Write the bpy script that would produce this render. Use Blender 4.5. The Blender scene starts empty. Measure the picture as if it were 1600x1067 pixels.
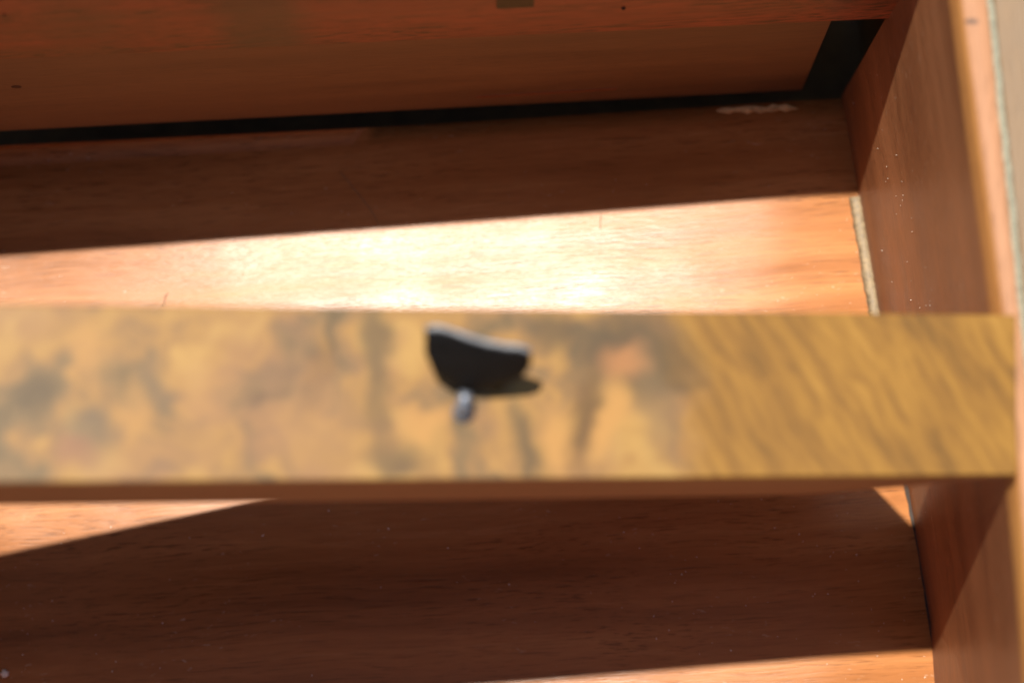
import bpy, bmesh, math, random
from mathutils import Vector, Matrix
random.seed(7)
sc = bpy.context.scene
R = math.radians

# ------------------------------------------------------------------ camera
cam = bpy.data.cameras.new('camera'); co = bpy.data.objects.new('camera', cam)
sc.collection.objects.link(co); sc.camera = co
co.location = (0, 0, 1.0)
co.rotation_euler = (math.atan(700 / 3587), 0, 0)
cam.sensor_width = 36; cam.lens = 80.7
cam.clip_start = .01; cam.clip_end = 2000
cam.dof.use_dof = True; cam.dof.focus_distance = .955; cam.dof.aperture_fstop = 4.0
cam.dof.aperture_blades = 8

# ------------------------------------------------------------------ sky, sun, exposure
SUN = Vector((-.13, .20, 1)).normalized()          # towards the sun
el = math.asin(SUN.z); az = math.atan2(SUN.x, SUN.y)
w = bpy.data.worlds.new('World'); sc.world = w; w.use_nodes = True
nt = w.node_tree; bg = nt.nodes['Background']
sky = nt.nodes.new('ShaderNodeTexSky'); sky.sky_type = 'NISHITA'; sky.sun_disc = False
sky.sun_elevation = el; sky.sun_rotation = az
nt.links.new(sky.outputs[0], bg.inputs[0]); bg.inputs[1].default_value = .06
sl = bpy.data.lights.new('sun', 'SUN'); sl.energy = 4.8; sl.angle = R(.9); sl.color = (1, .93, .82)
so = bpy.data.objects.new('sun', sl); sc.collection.objects.link(so)
so.rotation_euler = SUN.to_track_quat('Z', 'Y').to_euler(); so.location = SUN * 3
sc.view_settings.view_transform = 'Standard'; sc.view_settings.look = 'None'
sc.view_settings.exposure = .7; sc.view_settings.gamma = 1
sc.cycles.max_bounces = 10

# ------------------------------------------------------------------ node helpers
class NG:
    def __init__(s, name):
        s.m = bpy.data.materials.new(name); s.m.use_nodes = True
        s.t = s.m.node_tree; s.p = s.t.nodes['Principled BSDF']
        s.tc = s.t.nodes.new('ShaderNodeTexCoord').outputs['Object']
    def n(s, k): return s.t.nodes.new(k)
    def l(s, a, b): s.t.links.new(a, b)
    def put(s, v, sock):
        if isinstance(v, bpy.types.NodeSocket): s.l(v, sock)
        else: sock.default_value = v
    def mp(s, vec, scale=(1,1,1), rot=(0,0,0), loc=(0,0,0)):
        a = s.n('ShaderNodeMapping'); s.l(vec, a.inputs[0])
        a.inputs[1].default_value = loc; a.inputs[2].default_value = rot; a.inputs[3].default_value = scale
        return a.outputs[0]
    def noise(s, vec, scale, detail=4, rough=.55, dist=0, col=False):
        a = s.n('ShaderNodeTexNoise'); s.l(vec, a.inputs['Vector'])
        a.inputs['Scale'].default_value = scale; a.inputs['Detail'].default_value = detail
        a.inputs['Roughness'].default_value = rough; a.inputs['Distortion'].default_value = dist
        return a.outputs['Color' if col else 'Fac']
    def ramp(s, f, stops, interp='LINEAR'):
        a = s.n('ShaderNodeValToRGB'); s.l(f, a.inputs[0]); e = a.color_ramp; e.interpolation = interp
        while len(e.elements) < len(stops): e.elements.new(.5)
        for i, (p, c) in enumerate(stops):
            e.elements[i].position = p
            e.elements[i].color = (c, c, c, 1) if isinstance(c, (int, float)) else (*c, 1)
        return a.outputs[0]
    def mix(s, f, a, b, mode='MIX'):
        x = s.n('ShaderNodeMix'); x.data_type = 'RGBA'; x.blend_type = mode
        s.put(f, x.inputs[0])
        for v, sk in ((a, x.inputs[6]), (b, x.inputs[7])):
            s.put((*v, 1) if isinstance(v, tuple) and len(v) == 3 else v, sk)
        return x.outputs[2]
    def math(s, op, a, b=0., clamp=False):
        x = s.n('ShaderNodeMath'); x.operation = op; x.use_clamp = clamp
        s.put(a, x.inputs[0]); s.put(b, x.inputs[1]); return x.outputs[0]
    def vadd(s, a, b, k):
        x = s.n('ShaderNodeVectorMath'); x.operation = 'SUBTRACT'; s.l(a, x.inputs[0]); x.inputs[1].default_value = (.5,.5,.5)
        y = s.n('ShaderNodeVectorMath'); y.operation = 'SCALE'; s.l(x.outputs[0], y.inputs[0]); y.inputs[3].default_value = k
        z = s.n('ShaderNodeVectorMath'); z.operation = 'ADD'; s.l(b, z.inputs[0]); s.l(y.outputs[0], z.inputs[1])
        return z.outputs[0]
    def blob(s, vec, c, r, ang=0, soft=.5):
        """1 inside an ellipse (wood figures and one painted shadow) fading to 0 outside"""
        v = s.n('ShaderNodeVectorMath'); v.operation = 'SUBTRACT'; s.l(vec, v.inputs[0]); v.inputs[1].default_value = (c[0], c[1], 0)
        q = s.mp(v.outputs[0], (1/r[0], 1/r[1], 0), (0, 0, 0)) if not ang else s.mp(s.mp(v.outputs[0], rot=(0, 0, -ang)), (1/r[0], 1/r[1], 0))
        ln = s.n('ShaderNodeVectorMath'); ln.operation = 'LENGTH'; s.l(q, ln.inputs[0])
        m = s.n('ShaderNodeMapRange'); m.interpolation_type = 'SMOOTHSTEP'
        s.l(ln.outputs['Value'], m.inputs[0]); m.inputs[1].default_value = 1 - soft; m.inputs[2].default_value = 1 + soft
        m.inputs[3].default_value = 1; m.inputs[4].default_value = 0
        return m.outputs[0]
    def bump(s, *hs):
        prev = None
        for h, st, d in hs:
            b = s.n('ShaderNodeBump'); b.inputs['Strength'].default_value = st; b.inputs['Distance'].default_value = d
            s.l(h, b.inputs['Height'])
            if prev: s.l(prev, b.inputs['Normal'])
            prev = b.outputs[0]
        s.l(prev, s.p.inputs['Normal'])

def mahogany(name, axis, light, mid, dark, rough=.38, pores=.6, pore_bump=.35, coat=.25, wave=.0, spots=(), skew=0., spec=.5, pthr=0., scuff=0., fineb=.12):
    """straight grained timber, the grain running along axis 0/1/2"""
    g = NG(name)
    vec = g.mp(g.tc, rot=(0, 0, skew))
    wv = g.vadd(g.noise(vec, 7, 2, col=True), vec, .012)
    st = [1, 1, 1]; st[axis] = .045
    band = g.noise(g.mp(wv, tuple(st)), 60, 5, .6)
    st2 = [1, 1, 1]; st2[axis] = .12
    cloud = g.noise(g.mp(wv, tuple(st2)), 14, 3, .55)
    f = g.math('ADD', g.math('MULTIPLY', band, .55), g.math('MULTIPLY', cloud, .45))
    c = g.ramp(f, [(.33, dark), (.5, mid), (.66, light)])
    st3 = [1, 1, 1]; st3[axis] = .035
    por = g.noise(g.mp(wv, tuple(st3)), 1250, 3, .6)
    porm = g.ramp(por, [(.36 + pthr, 1.), (.46 + pthr, 0.)])
    gate = g.ramp(g.noise(g.mp(vec, tuple(st2)), 45, 3), [(.35, .15), (.6, 1.)])
    pm = g.math('MULTIPLY', g.math('MULTIPLY', porm, gate), pores)
    c = g.mix(pm, c, tuple(x * .28 for x in dark))
    fine = g.noise(g.mp(wv, tuple(st2)), 600, 3)
    c = g.mix(.25, c, g.ramp(fine, [(.3, .55), (.7, 1.)]), 'MULTIPLY')
    if scuff:
        st4 = [1, 1, 1]; st4[axis] = .25
        sf = g.ramp(g.noise(g.mp(g.vadd(g.noise(vec, 60, 2, col=True), vec, .01), tuple(st4)), 700, 2, .5), [(.66, 0.), (.74, 1.)])
        sm = g.ramp(g.noise(vec, 22, 3, .6), [(.5, 0.), (.62, 1.)])
        c = g.mix(g.math('MULTIPLY', g.math('MULTIPLY', sf, sm), scuff), c, (.55, .42, .30))
    for (ctr, r, ang, colr, k) in spots:
        m = g.math('MULTIPLY', g.blob(g.vadd(g.noise(g.tc, 120, 3, col=True), g.tc, .006), ctr, r, ang, .6), k)
        c = g.mix(m, c, colr)
    g.l(c, g.p.inputs['Base Color'])
    rg = g.ramp(g.math('ADD', g.math('MULTIPLY', band, .7), g.math('MULTIPLY', g.noise(vec, 30, 4), .3)), [(.3, rough - .06), (.7, rough + .08)])
    g.l(rg, g.p.inputs['Roughness'])
    g.p.inputs['Specular IOR Level'].default_value = spec
    g.p.inputs['Coat Weight'].default_value = coat; g.p.inputs['Coat Roughness'].default_value = .22
    hs = [(por, pore_bump, .0006), (fine, fineb, .0003)]
    if wave: hs.insert(0, (g.noise(g.mp(vec, (1, 1, 1)), 9, 2), wave, .01))
    g.bump(*hs)
    return g.m

def simple(name, col, rough=.5, metal=0., var=.25, scale=80, bump=.2):
    g = NG(name); f = g.noise(g.tc, scale, 5, .6)
    c = g.ramp(f, [(.3, tuple(x * (1 - var) for x in col)), (.7, tuple(min(1, x * (1 + var)) for x in col))])
    g.l(c, g.p.inputs['Base Color']); g.p.inputs['Metallic'].default_value = metal
    g.l(g.ramp(f, [(.3, rough - .1), (.7, rough + .1)]), g.p.inputs['Roughness'])
    g.bump((f, bump, .0008)); return g.m

M = {}
M['floor'] = mahogany('mahogany_floor', 0, (.51, .220, .075), (.37, .142, .044), (.21, .074, .022), .24, .6, .14, .0, .12, skew=R(-3), spec=.12, fineb=.06, scuff=.5)
M['wall'] = mahogany('mahogany_wall', 1, (.46, .205, .088), (.35, .150, .062), (.22, .086, .038), .5, .4, .35, .05, spec=.3, scuff=.6)
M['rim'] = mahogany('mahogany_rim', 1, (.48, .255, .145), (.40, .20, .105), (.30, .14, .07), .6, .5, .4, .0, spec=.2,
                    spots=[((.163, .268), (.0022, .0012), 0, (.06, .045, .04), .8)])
M['arris'] = mahogany('orange_arris', 1, (.66, .32, .08), (.52, .235, .07), (.40, .16, .05), .45, .3, .3, .05, spec=.4)  # orange tone for the inner edge of the rim
M['board'] = mahogany('red_mahogany', 0, (.56, .105, .042), (.38, .066, .026), (.11, .026, .012), .5, 1., .5, pthr=.05, spots=[((-.097, .29), (.016, .02), 0, (.08, .055, .03), .75), ((-.165, .29), (.014, .02), 0, (.14, .06, .03), .4)])
M['panel'] = mahogany('brown_panel', 0, (.31, .175, .09), (.25, .135, .07), (.17, .09, .048), .5, .3, .2, .1)
M['core'] = mahogany('core_wood', 0, (.42, .15, .048), (.34, .115, .038), (.25, .08, .028), .5, .3, .2, .1)
M['hidden'] = simple('carcass_wood', (.16, .11, .05), .7)
M['honey'] = mahogany('honey_wood', 1, (.19, .112, .050), (.155, .09, .038), (.12, .065, .028), .5, .3, .2, .0)
M['table'] = simple('table_surface', (.30, .20, .11), .6)
M['black'] = simple('black_handle', (.005, .004, .0035), .55, 0, .4, 200, .15)
M['black'].node_tree.nodes['Principled BSDF'].inputs['Specular IOR Level'].default_value = .2
M['worn_lit'] = simple('worn_lit_rim', (.065, .068, .078), .45, .3, .4, 300, .3)  # worn metal, its grey also painting in the sunlit rim highlight
M['nickel'] = simple('nickel_stub', (.19, .21, .25), .35, .5, .3, 300, .3)
M['brass'] = simple('tarnished_plate', (.055, .060, .034), .5, .3, .4, 300, .3)
M['glue'] = simple('old_glue', (.24, .175, .10), .6, 0, .4, 400, .6)
M['chip'] = simple('pale_chip', (.62, .42, .20), .7, 0, .35, 300, .5)
M['knot'] = simple('knot_wood', (.09, .045, .026), .8)
M['dark'] = simple('dark_matte', (.035, .022, .014), .8)
M['dust'] = simple('dust', (.75, .68, .58), .8)
M['hair'] = simple('hair', (.03, .03, .02), .5)
M['grit'] = simple('grey_grit', (.26, .25, .18), .6, 0, .6, 900, .6)

def burl():
    g = NG('burl_veneer'); v = g.tc
    n1 = g.noise(v, 28, 3, .5, col=True)
    wv = g.vadd(n1, v, .050)
    n2 = g.noise(v, 110, 3, .5, col=True)
    wv = g.vadd(n2, wv, .010)
    a = g.noise(wv, 42, 5, .55, .9)
    cl = g.ramp(a, [(.30, (.09, .070, .042)), (.40, (.20, .140, .075)), (.48, (.30, .180, .080)), (.55, (.38, .225, .080)), (.68, (.47, .30, .105))])
    pk = g.noise(v, 35, 3, .5)
    cl = g.mix(g.ramp(pk, [(.52, 0.), (.68, .4)]), cl, (.30, .165, .105))
    # right end: straight slanting stripes
    rv = g.mp(g.vadd(n2, g.vadd(n1, v, .010), .0015), rot=(0, 0, R(58)))
    b = g.noise(g.mp(rv, (.10, 1, 1)), 230, 5, .6)
    b2 = g.noise(g.mp(rv, (.35, 1, 1)), 38, 4, .6)
    bb = g.math('ADD', g.math('MULTIPLY', b, .6), g.math('MULTIPLY', b2, .4))
    cr = g.ramp(bb, [(.33, (.15, .09, .034)), (.45, (.255, .145, .045)), (.55, (.33, .195, .055)), (.66, (.41, .255, .08))])
    sx = g.n('ShaderNodeSeparateXYZ'); g.l(wv, sx.inputs[0])
    m = g.n('ShaderNodeMapRange'); m.interpolation_type = 'SMOOTHSTEP'; g.l(sx.outputs[0], m.inputs[0])
    m.inputs[1].default_value = .045; m.inputs[2].default_value = .068
    c = g.mix(m.outputs[0], cl, cr)
    GR = (.105, .078, .050); DK = (.085, .050, .028); GO = (.50, .285, .10); PK = (.34, .175, .09)
    sv = g.vadd(n1, g.vadd(n2, v, .009), .014)
    for ctr, r, ang, colr, k in [
        ((.040, .141), (.019, .014), 0, GR, 1.), ((.038, .139), (.0085, .0062), .3, (.40, .20, .09), .95),
        ((.031, .120), (.005, .012), -.35, GO, .95), ((.017, .112), (.0045, .011), .25, GO, .85),
        ((.024, .118), (.0035, .013), -.1, DK, .75), ((.0055, .111), (.004, .013), .25, GR, .8),  # second blob paints the handle's shadow streak onto the veneer
        ((-.044, .142), (.004, .015), .15, GR, .75), ((-.043, .122), (.004, .010), -.2, GR, .5), ((-.038, .107), (.010, .0055), 0, GR, .7),
        ((-.028, .118), (.010, .004), .3, GO, .8), ((-.063, .132), (.004, .014), -.25, DK, .45),
        ((-.066, .117), (.012, .014), 0, (.36, .21, .11), .5), ((.013, .150), (.010, .006), 0, GR, .8),
        ((-.150, .123), (.006, .005), .5, GR, .7), ((-.134, .110), (.008, .007), .8, (.15, .12, .09), .75), ((-.138, .104), (.006, .004), 0, (.28, .14, .09), .7),
        ((-.112, .128), (.004, .009), .4, (.15, .12, .09), .45), ((-.134, .135), (.006, .009), .5, GO, .6), ((-.12, .118), (.005, .010), 0, GO, .5),
        ((.047, .126), (.006, .017), .1, (.21, .15, .085), .55), ((-.096, .126), (.008, .010), .4, (.40, .23, .11), .5)]:
        c = g.mix(g.math('MULTIPLY', g.blob(sv, ctr, r, ang, .65), k), c, colr)
    c = g.mix(1., c, g.mix(m.outputs[0], (.66, .60, .50), (.70, .59, .38)), 'MULTIPLY')
    g.l(c, g.p.inputs['Base Color'])
    g.p.inputs['Roughness'].default_value = .5; g.p.inputs['Specular IOR Level'].default_value = .22; g.p.inputs['Coat Weight'].default_value = .0; g.p.inputs['Coat Roughness'].default_value = .3
    g.bump((a, .1, .0008), (g.noise(v, 500, 3), .1, .0004))
    return g.m
M['burl'] = burl()

# ------------------------------------------------------------------ mesh helpers
def link(name, bm, mat, parent=None, bevel=0., smooth=False, seg=2):
    bmesh.ops.recalc_face_normals(bm, faces=bm.faces)
    me = bpy.data.meshes.new(name); bm.to_mesh(me); bm.free(); me.materials.append(M[mat])
    o = bpy.data.objects.new(name, me); sc.collection.objects.link(o); o.parent = parent
    if bevel:
        b = o.modifiers.new('bevel', 'BEVEL'); b.width = bevel; b.segments = seg; b.limit_method = 'ANGLE'; b.angle_limit = R(40)
    for p in me.polygons: p.use_smooth = smooth
    return o
def empty(name, label, cat):
    o = bpy.data.objects.new(name, None); sc.collection.objects.link(o); o['label'] = label; o['category'] = cat
    o.empty_display_size = .01
    return o
def tag(o, label, cat): o['label'] = label; o['category'] = cat; return o
def hexa(bm, v):
    """v: bottom 4 then top 4, counter-clockwise"""
    q = [bm.verts.new(p) for p in v]
    for f in ((0,3,2,1), (4,5,6,7), (0,1,5,4), (1,2,6,5), (2,3,7,6), (3,0,4,7)): bm.faces.new([q[i] for i in f])
def box(name, lo, hi, mat, parent=None, bevel=.0005):
    bm = bmesh.new(); (a, b, c), (d, e, f) = lo, hi
    hexa(bm, [(a,b,c), (d,b,c), (d,e,c), (a,e,c), (a,b,f), (d,b,f), (d,e,f), (a,e,f)])
    return link(name, bm, mat, parent, bevel)
def loft(bm, secs, close_ends=True):
    rings = [[bm.verts.new(p) for p in s] for s in secs]; n = len(rings[0])
    for a, b in zip(rings, rings[1:]):
        for i in range(n): bm.faces.new((a[i], a[(i+1) % n], b[(i+1) % n], b[i]))
    if close_ends: bm.faces.new(rings[0][::-1]); bm.faces.new(rings[-1])
def prism(bm, pts, off):
    """extrude polygon pts (3d) by off"""
    a = [bm.verts.new(p) for p in pts]; b = [bm.verts.new(Vector(p) + Vector(off)) for p in pts]; n = len(a)
    bm.faces.new(a[::-1]); bm.faces.new(b)
    for i in range(n): bm.faces.new((a[i], a[(i+1) % n], b[(i+1) % n], b[i]))
def tube(bm, pts, rad, n=10):
    pts = [Vector(p) for p in pts]; secs = []
    for i, p in enumerate(pts):
        t = (pts[min(i+1, len(pts)-1)] - pts[max(i-1, 0)]).normalized()
        a = t.orthogonal().normalized() if i == 0 else (pa - t * pa.dot(t)).normalized()
        pa = a; b = t.cross(a); r = rad[i] if isinstance(rad, (list, tuple)) else rad
        secs.append([p + (a * math.cos(2*math.pi*k/n) + b * math.sin(2*math.pi*k/n)) * r for k in range(n)])
    loft(bm, secs)

# ------------------------------------------------------------------ the table below
box('table_top', (-2.5, -2.5, -.09), (2.5, 2.5, -.06), 'table')['kind'] = 'structure'

# ------------------------------------------------------------------ the chest
chest = empty('wooden_chest', 'open mahogany chest compartment seen from above, red-brown floor, walls and rear board', 'chest')
def yb(x, off=0): return .2795 + off + .0635 * (x + .28)        # front plane of the rear board
# floor board, stopping short of the rear panel
def foot(y): return .1853 - .137 * (y - .045)
bm = bmesh.new()
fy = lambda x: .2880 + .0505 * (x + .231)
NX, NY = 80, 40
def fp(i, j, z):
    x0, x1 = -.31, None
    v = j / NY; 
    xr = .19; x = x0 + (xr - x0) * i / NX; y = -.06 + (fy(x) + .06) * v
    return (x, y, z)
def glare_tilt(x, y):                                # leftward tilt and cupping, shaped to place the sun glare
    u = x - .020 + (.215 - y) * 1.2
    return (.046 * (x - .13) + .0010 * math.tanh(u / .05)) * min(1, max(0, (foot(y) - x) / .05))
grid = [[bm.verts.new(Vector(fp(i, j, 0)) + Vector((0, 0, glare_tilt(*fp(i, j, 0)[:2])))) for i in range(NX + 1)] for j in range(NY + 1)]
low = [[bm.verts.new(fp(i, j, -.010)) for i in range(NX + 1)] for j in (0, NY)]
for j in range(NY):
    for i in range(NX): bm.faces.new((grid[j][i], grid[j][i+1], grid[j+1][i+1], grid[j+1][i]))
for i in range(NX):
    bm.faces.new((low[0][i], low[0][i+1], grid[0][i+1], grid[0][i])); bm.faces.new((low[1][i+1], low[1][i], grid[NY][i], grid[NY][i+1]))
fb = link('floor_board', bm, 'floor', chest)
for p in fb.data.polygons: p.use_smooth = abs(p.normal.z) > .5
# right wall: inner face foot line to rounded rim
RI = [(-.07, .1800), (.035, .1748), (.071, .1735), (.0995, .1722), (.1057, .1722), (.1627, .1688), (.20, .1655), (.229, .1628), (.2762, .1586), (.33, .1540), (.40, .148)]
TH = lambda y: .0078 + max(0, y - .17) * .032
def rimz(y): return .220
secs = []
RW = [p for p in RI if p[0] < .3] + [(.3085, .1557)]       # the lining stops just behind the rear board
for y, x in RW:
    f = foot(y); t = TH(y); z = rimz(y)
    secs.append([(f, y, -.012), (f + (x - f) * .5, y, z * .5), (x - .0003, y, z - .012), (x + .0009, y, z - .0045), (x + .0018, y, z - .0010), (x + .0028, y, z),
                 (x + t - .001, y, z), (x + t, y, z - .001), (x + t, y, -.012)])
bm = bmesh.new(); loft(bm, secs)
# separate materials: rim faces lighter
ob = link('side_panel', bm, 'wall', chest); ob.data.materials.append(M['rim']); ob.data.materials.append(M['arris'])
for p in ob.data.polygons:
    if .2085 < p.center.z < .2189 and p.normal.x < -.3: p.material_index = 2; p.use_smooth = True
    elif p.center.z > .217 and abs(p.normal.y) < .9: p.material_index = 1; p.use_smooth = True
# gritty joint between the side panel and the outer frame
bm = bmesh.new(); s2 = []
for k in range(60):
    y = .12 + .28 * k / 59
    x = None
    for (ya, xa), (yb_, xb) in zip(RI, RI[1:]):
        if ya <= y <= yb_: x = xa + (xb - xa) * (y - ya) / (yb_ - ya)
    x += TH(y); j = random.uniform(-.0003, .0004)
    s2.append([(x - .0002, y, .210), (x - .0002 + j, y, .2196 + j), (x + .0009, y, .2202 + j), (x + .0022 + j, y, .2192), (x + .0024, y, .210)])
loft(bm, s2); link('joint_filler', bm, 'grit', chest, 0, True)
# outer frame member, honey coloured
secs = []
for y, x in RI:
    x += TH(y) + .0026
    secs.append([(x, y, -.02), (x, y, .214), (x + .001, y, .215), (x + .05, y, .215), (x + .05, y, -.02)])
bm = bmesh.new(); loft(bm, secs); link('outer_frame', bm, 'honey', chest, 0)
# glue bead in the corner of floor and wall, only on the rear stretch
bm = bmesh.new(); secs = []
for k in range(50):
    y = .175 + .086 * k / 49; f = foot(y); wd = .0052 + random.uniform(-.0004, .0004); h = .0022 + random.uniform(-.0004, .0004)
    secs.append([(f + .0006, y, -.0002), (f + .0006, y, h), (f - wd * .5, y, h * .55), (f - wd, y, -.0002)])
loft(bm, secs); link('glue_bead', bm, 'glue', chest, 0, True)
# dark strip along the rest of the corner joint
bm = bmesh.new(); secs = []
for k in range(40):
    y = .02 + .16 * k / 39; f = foot(y); wd = .0010 + random.uniform(-.0004, .0004) + .0016 * max(0, (y - .11) / .07)
    secs.append([(f + .0004, y, -.0001), (f + .0004, y, .0006), (f - wd, y, .0003), (f - wd, y, -.0001)])
loft(bm, secs); link('dark_joint', bm, 'dark', chest, 0)
bm = bmesh.new(); secs = []
for y, x in ((.310, .1556), (.372, .1505)):
    x += TH(y) + .0002; secs.append([(x, y, -.045), (x, y, .200), (x + .002, y, .200), (x + .002, y, -.045)])
loft(bm, secs); link('shade_liner', bm, 'hidden', chest, 0)  # added liner that keeps the void past the wall end dark
# left wall, front wall, hidden rear
box('side_panel', (-.318, -.07, -.012), (-.306, .40, .218), 'wall', chest)
box('front_panel', (-.306, -.075, -.012), (.178, -.062, .218), 'board', chest)
box('back_panel', (-.306, .372, -.05), (.16, .384, .30), 'hidden', chest)
box('lower_bottom', (-.33, -.08, -.055), (.25, .40, -.045), 'hidden', chest)
# rear board: vertical mahogany board, its foot edge in the photo
g = bpy.data.materials  # noqa
M['board'].name = 'red_mahogany'
bm = bmesh.new(); T = .0095
x0, x1 = -.306, .1605
zb = lambda x: .1265 - .0455 * (x + .2032)
x1b, x1t = .1575, .1606
hexa(bm, [(x0, yb(x0), zb(x0)), (x1b, yb(x1b), zb(x1b)), (x1b, yb(x1b)+T, zb(x1b)), (x0, yb(x0)+T, zb(x0)),
          (x0, yb(x0), .196), (.1562, yb(x1t), .219), (.1562, yb(x1t)+T, .219), (x0, yb(x0)+T, .196)])
rear = link('rear_board', bm, 'board', chest, .0006)
def onboard(x, z, d=0): return Vector((x, yb(x) - d, z))
bm = bmesh.new()
pl = [(-.0060, .1527), (.0085, .1520), (.0085, .176), (-.0060, .176)]
prism(bm, [onboard(x, z, .0006) for x, z in pl], (0, .002, 0)); lp = link('lock_plate', bm, 'brass', rear, .0002)
for (x, z, rr) in ((.0436, .1431, .0009), (-.1905, .178, .0006)):
    bm = bmesh.new(); bmesh.ops.create_icosphere(bm, subdivisions=2, radius=rr, matrix=Matrix.Translation(onboard(x, z, 0)))
    link('nail_head', bm, 'dark', rear, 0, True)
# unseen thin top, added to keep the space behind the rear board dark
bm = bmesh.new()
hexa(bm, [(x0, yb(x0)+T, .184), (.155, yb(.155)+T, .205), (.155, .372, .205), (x0, .372, .184),
          (x0, yb(x0)+T, .193), (.155, yb(.155)+T, .214), (.155, .372, .214), (x0, .372, .193)])
link('shade_cover', bm, 'hidden', chest, 0)
# recessed panel below the rear board
PO = .0055
pz = lambda x: .0125 - .034 * (x + .2288)
def onp(x, z, d=0): return Vector((x, yb(x, PO) - d, z))
bm = bmesh.new(); xr = .1315
a = [onp(x0, pz(x0)), onp(xr, pz(xr)), onp(xr + .001, .200), onp(x0, .182)]
b = [p + Vector((0, .003, 0)) for p in a]
hexa(bm, [a[0], a[1], b[1], b[0], a[3], a[2], b[2], b[3]])
pan = link('recessed_panel', bm, 'panel', chest, .0004)
bm = bmesh.new(); prism(bm, [onp(-.0158, .0190, .0004), onp(.0466, .0188, .0004), onp(.0466, .0207, .0004), onp(-.0158, .0212, .0004)], (0, .001, 0))
link('pale_crack', bm, 'core', pan, 0)
bm = bmesh.new(); bmesh.ops.create_icosphere(bm, subdivisions=2, radius=.0026, matrix=Matrix.Translation(onp(-.2085, .074)) @ Matrix.Diagonal((1, .08, .8, 1)))
link('knot', bm, 'knot', pan, 0, True)

# ------------------------------------------------------------------ the burl drawer front lying across
df = empty('drawer_front', 'burl walnut drawer front with black handle lying across the open chest', 'drawer front')
def top(x): return .2256 + .178 * (.172 - x)
yB = lambda x: .1560 + .0262 * (x + 0)          # back edge
yF = lambda x: .0999 + .0310 * x + (.0 if x > -.1 else 0)
yB = lambda x: .1561 + .0257 * x
yF = lambda x: .0995 + .0315 * x
bm = bmesh.new(); XR = .1738; XL = -.315; th = .0016
hexa(bm, [(XL, yF(XL), top(XL)-th), (XR-.0018, yF(XR), top(XR)-th), (XR, yB(XR), top(XR)-th), (XL, yB(XL), top(XL)-th),
          (XL, yF(XL), top(XL)), (XR-.0018, yF(XR), top(XR)), (XR, yB(XR), top(XR)), (XL, yB(XL), top(XL))])
link('burl_face', bm, 'burl', df, .0009, seg=3)
# mahogany core: deep front edge which runs out to nothing at the right end
bm = bmesh.new()
xs = [XL, -.16, .0, .104, .14, .160, .1705]; dp = [.058, .056, .052, .048, .027, .010, .0018]
secs = []
for x, d in zip(xs, dp):
    z = top(x) - th
    secs.append([(x, yF(x)+.0001, z), (x, yF(x)+.0001, z-d), (x, yF(x)+.009, z-d), (x, yF(x)+.011, z-min(d*.98, .005)), (x, yB(x)-.001, z-min(d*.97, .005)), (x, yB(x)-.001, z)])
loft(bm, secs); link('front_edge', bm, 'core', df, .0004)
# unseen tapering board under the rear edge, added to shape the floor shadow
bm = bmesh.new(); y0 = .1500
def onin(x, z): return Vector((x, .1515 + .0257 * x, z))
pts = [(-.312, .306), (-.312, .2500), (-.2524, .2055), (-.1277, .1135), (-.06, .070), (.02, .05), (.132, .05), (.139, .12), (.1455, .2230), (.10, .2320), (-.1, .2676)]
prism(bm, [onin(*p) for p in pts], (0, .003, 0)); link('shadow_board', bm, 'core', df, 0)

# handle
h = bpy.data.objects.new('handle', None); sc.collection.objects.link(h); h.parent = df
Tp = [(-.0275,.1421), (-.0233,.1426), (-.0186,.1413), (-.0136,.1393), (-.0081,.1376), (-.0024,.1366), (.0024,.1362), (.0061,.1349)]
Bp = [(-.0282,.1389), (-.0257,.1330), (-.0211,.1288), (-.0149,.1263), (-.0087,.1263), (-.0025,.1282), (.0036,.1310), (.0062,.1350)]
bm = bmesh.new(); secs = []
for i, (a, b) in enumerate(zip(Tp, Bp)):
    t = i / 7; bul = math.sin(math.pi * t)
    ZT = .284; A = Vector((a[0] * (1-ZT)/.712, a[1] * (1-ZT)/.712, ZT)); B = Vector((*b, ZT - .020 * (.35 + .65 * bul)))
    # keep the drawn outline: slide B along its sight line as its height changes
    k = (1 - B.z) / (1 - .268); B.x *= k; B.y *= k
    Mi = (A + B) / 2 + Vector((0, -.0016 * bul, -.001 * bul))
    back = Vector((0, .0024, .0002))
    secs.append([A, (A + Mi) / 2 + Vector((0, -.0005, 0)), Mi, (B + Mi) / 2 + Vector((0, -.0005, 0)), B, B + back * .8, Mi + back + Vector((0, .0006, -.001)), A + back + Vector((0, -.0002, 0))])
loft(bm, secs)
gp = link('grip', bm, 'black', h, .0005, True); gp.data.materials.append(M['worn_lit'])
for p in gp.data.polygons:
    if p.normal.z > .8 and p.center.z > .282: p.material_index = 1  # lighter grey on upward faces stands for the sunlit rim
for (bx, by, mx, my, mz, k, mt) in ((-.0160, .1212, -.0150, .1262, .2680, 1.6, 'nickel'), (-.0045, .1300, -.0045, .1310, .2700, 1., 'black')):
    bz_ = top(bx)
    bm = bmesh.new(); tube(bm, [(bx, by, bz_ - .001), (bx, by, bz_ + .004), ((bx+mx)/2, (by+my)/2 - .0006, (bz_+mz)/2 + .003), (mx, my, mz)], [r_ * k for r_ in (.0018, .0015, .0014, .0012)])
    link('post', bm, mt, h, 0, True)
    if mt == 'nickel':
        bm = bmesh.new(); bmesh.ops.create_cone(bm, cap_ends=True, segments=20, radius1=.0024 * k, radius2=.0018 * k, depth=.0012, matrix=Matrix.Translation((bx, by, bz_ + .0005)))
        link('rosette', bm, mt, h, 0, True)

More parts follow.
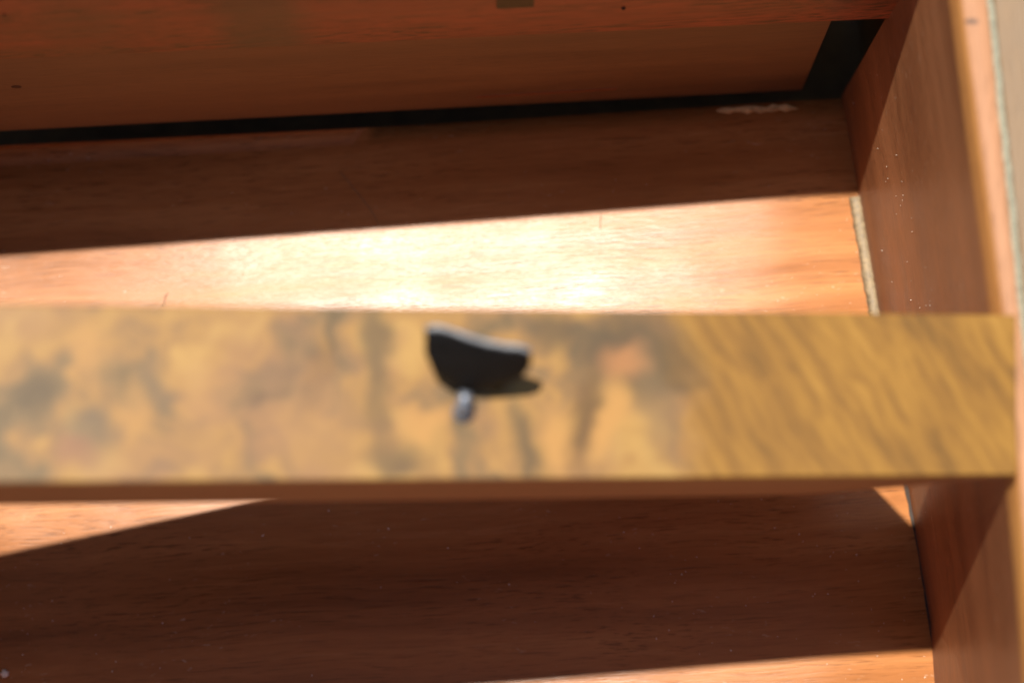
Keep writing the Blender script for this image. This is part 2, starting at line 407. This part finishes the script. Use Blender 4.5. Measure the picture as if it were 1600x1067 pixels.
# ------------------------------------------------------------------ loose bits
bm = bmesh.new(); secs = []
for k in range(14):
    t = k / 13; x = .0925 + .037 * t; y = .3020 + .0008 * t; r = .0017 * (1 - abs(2*t-1)**6) * random.uniform(.45, 1.15) + .0001; y += random.uniform(-.0005, .0005)
    z = glare_tilt(x, y); secs.append([(x, y - r, z + .0001), (x + .0003, y - r * .5, z + r * .9), (x, y + r * .6, z + r * .8), (x, y + r, z + .0001)])
loft(bm, secs); tag(link('wood_chip', bm, 'chip', None, 0), 'pale sliver of splintered wood lying on the dark floor by the rear panel', 'wood chip')
bm = bmesh.new(); tube(bm, [*[(x, y, z + glare_tilt(x, y)) for x, y, z in ((-.1578, .2135, .0004), (-.1570, .2155, .0012), (-.1567, .2180, .0010), (-.1557, .2200, .0004))]], .00011, 6)
tag(link('hair', bm, 'hair', None), 'tiny dark hair lying on the sunlit floor behind the burl front', 'hair')
bm = bmesh.new(); bmesh.ops.create_icosphere(bm, subdivisions=3, radius=.0018)
for v in bm.verts: v.co.z *= .5; v.co *= random.uniform(.6, 1.25); v.co += Vector((-.2225, .0500, .0008 + glare_tilt(-.22, .049)))
tag(link('crumb', bm, 'dust', None, 0, True), 'small whitish crumb at the lower left of the dark floor', 'crumb')
# dust: specks and lint on floor and wall
bm = bmesh.new()
def speck(p, r, n=(0, 0, 1)):
    q = [Vector(p) + Vector((random.uniform(-1, 1), random.uniform(-1, 1), random.uniform(.1, 1))) * r for _ in range(4)]
    vs = [bm.verts.new(c) for c in q]
    for f in ((0,1,2), (0,2,3), (0,3,1), (1,3,2)): bm.faces.new([vs[i] for i in f])
for _ in range(900):
    x = random.uniform(-.25, .18); y = random.uniform(0, .27)
    if x > foot(y) - .001: continue
    d = 1 if x > .07 else .45
    if x < -.18 and .07 < y < .1: d = 1
    if random.random() > d: continue
    speck((x, y, glare_tilt(x, y)), random.choice([.00022, .00028, .00034, .00042]) * (1.0 if random.random() < .95 else 1.6))
for _ in range(260):
    y = random.uniform(0, .30); t = random.betavariate(2, 2) * .95; f = foot(y); rx = .169 + (.1627 - y) * .085
    speck((f + (rx - f) * t - .0001, y, .22 * t), random.choice([.0002, .0003, .00036]))
o = link('dust_specks', bm, 'dust', None); o['kind'] = 'stuff'; tag(o, 'fine pale dust specks scattered over floor and side wall', 'dust')
# lint threads on the floor
for n_, pp, rr in ((0, [(-.0779, .2755), (-.072, .268), (-.0661, .2606), (-.0625, .2555), (-.0603, .2503)], .00012), (1, [(.0402, .2547), (.0398, .2510), (.0396, .2473)], .00018)):
    bm = bmesh.new(); tube(bm, [(x, y, glare_tilt(x, y) + .0003 + .0002 * (i % 2)) for i, (x, y) in enumerate(pp)], rr, 5)
    tag(link('lint_thread', bm, 'glue', None), ['long fine pale lint thread on the shaded floor left of centre', 'short pale lint thread at the edge of the sunlit floor'][n_], 'thread')
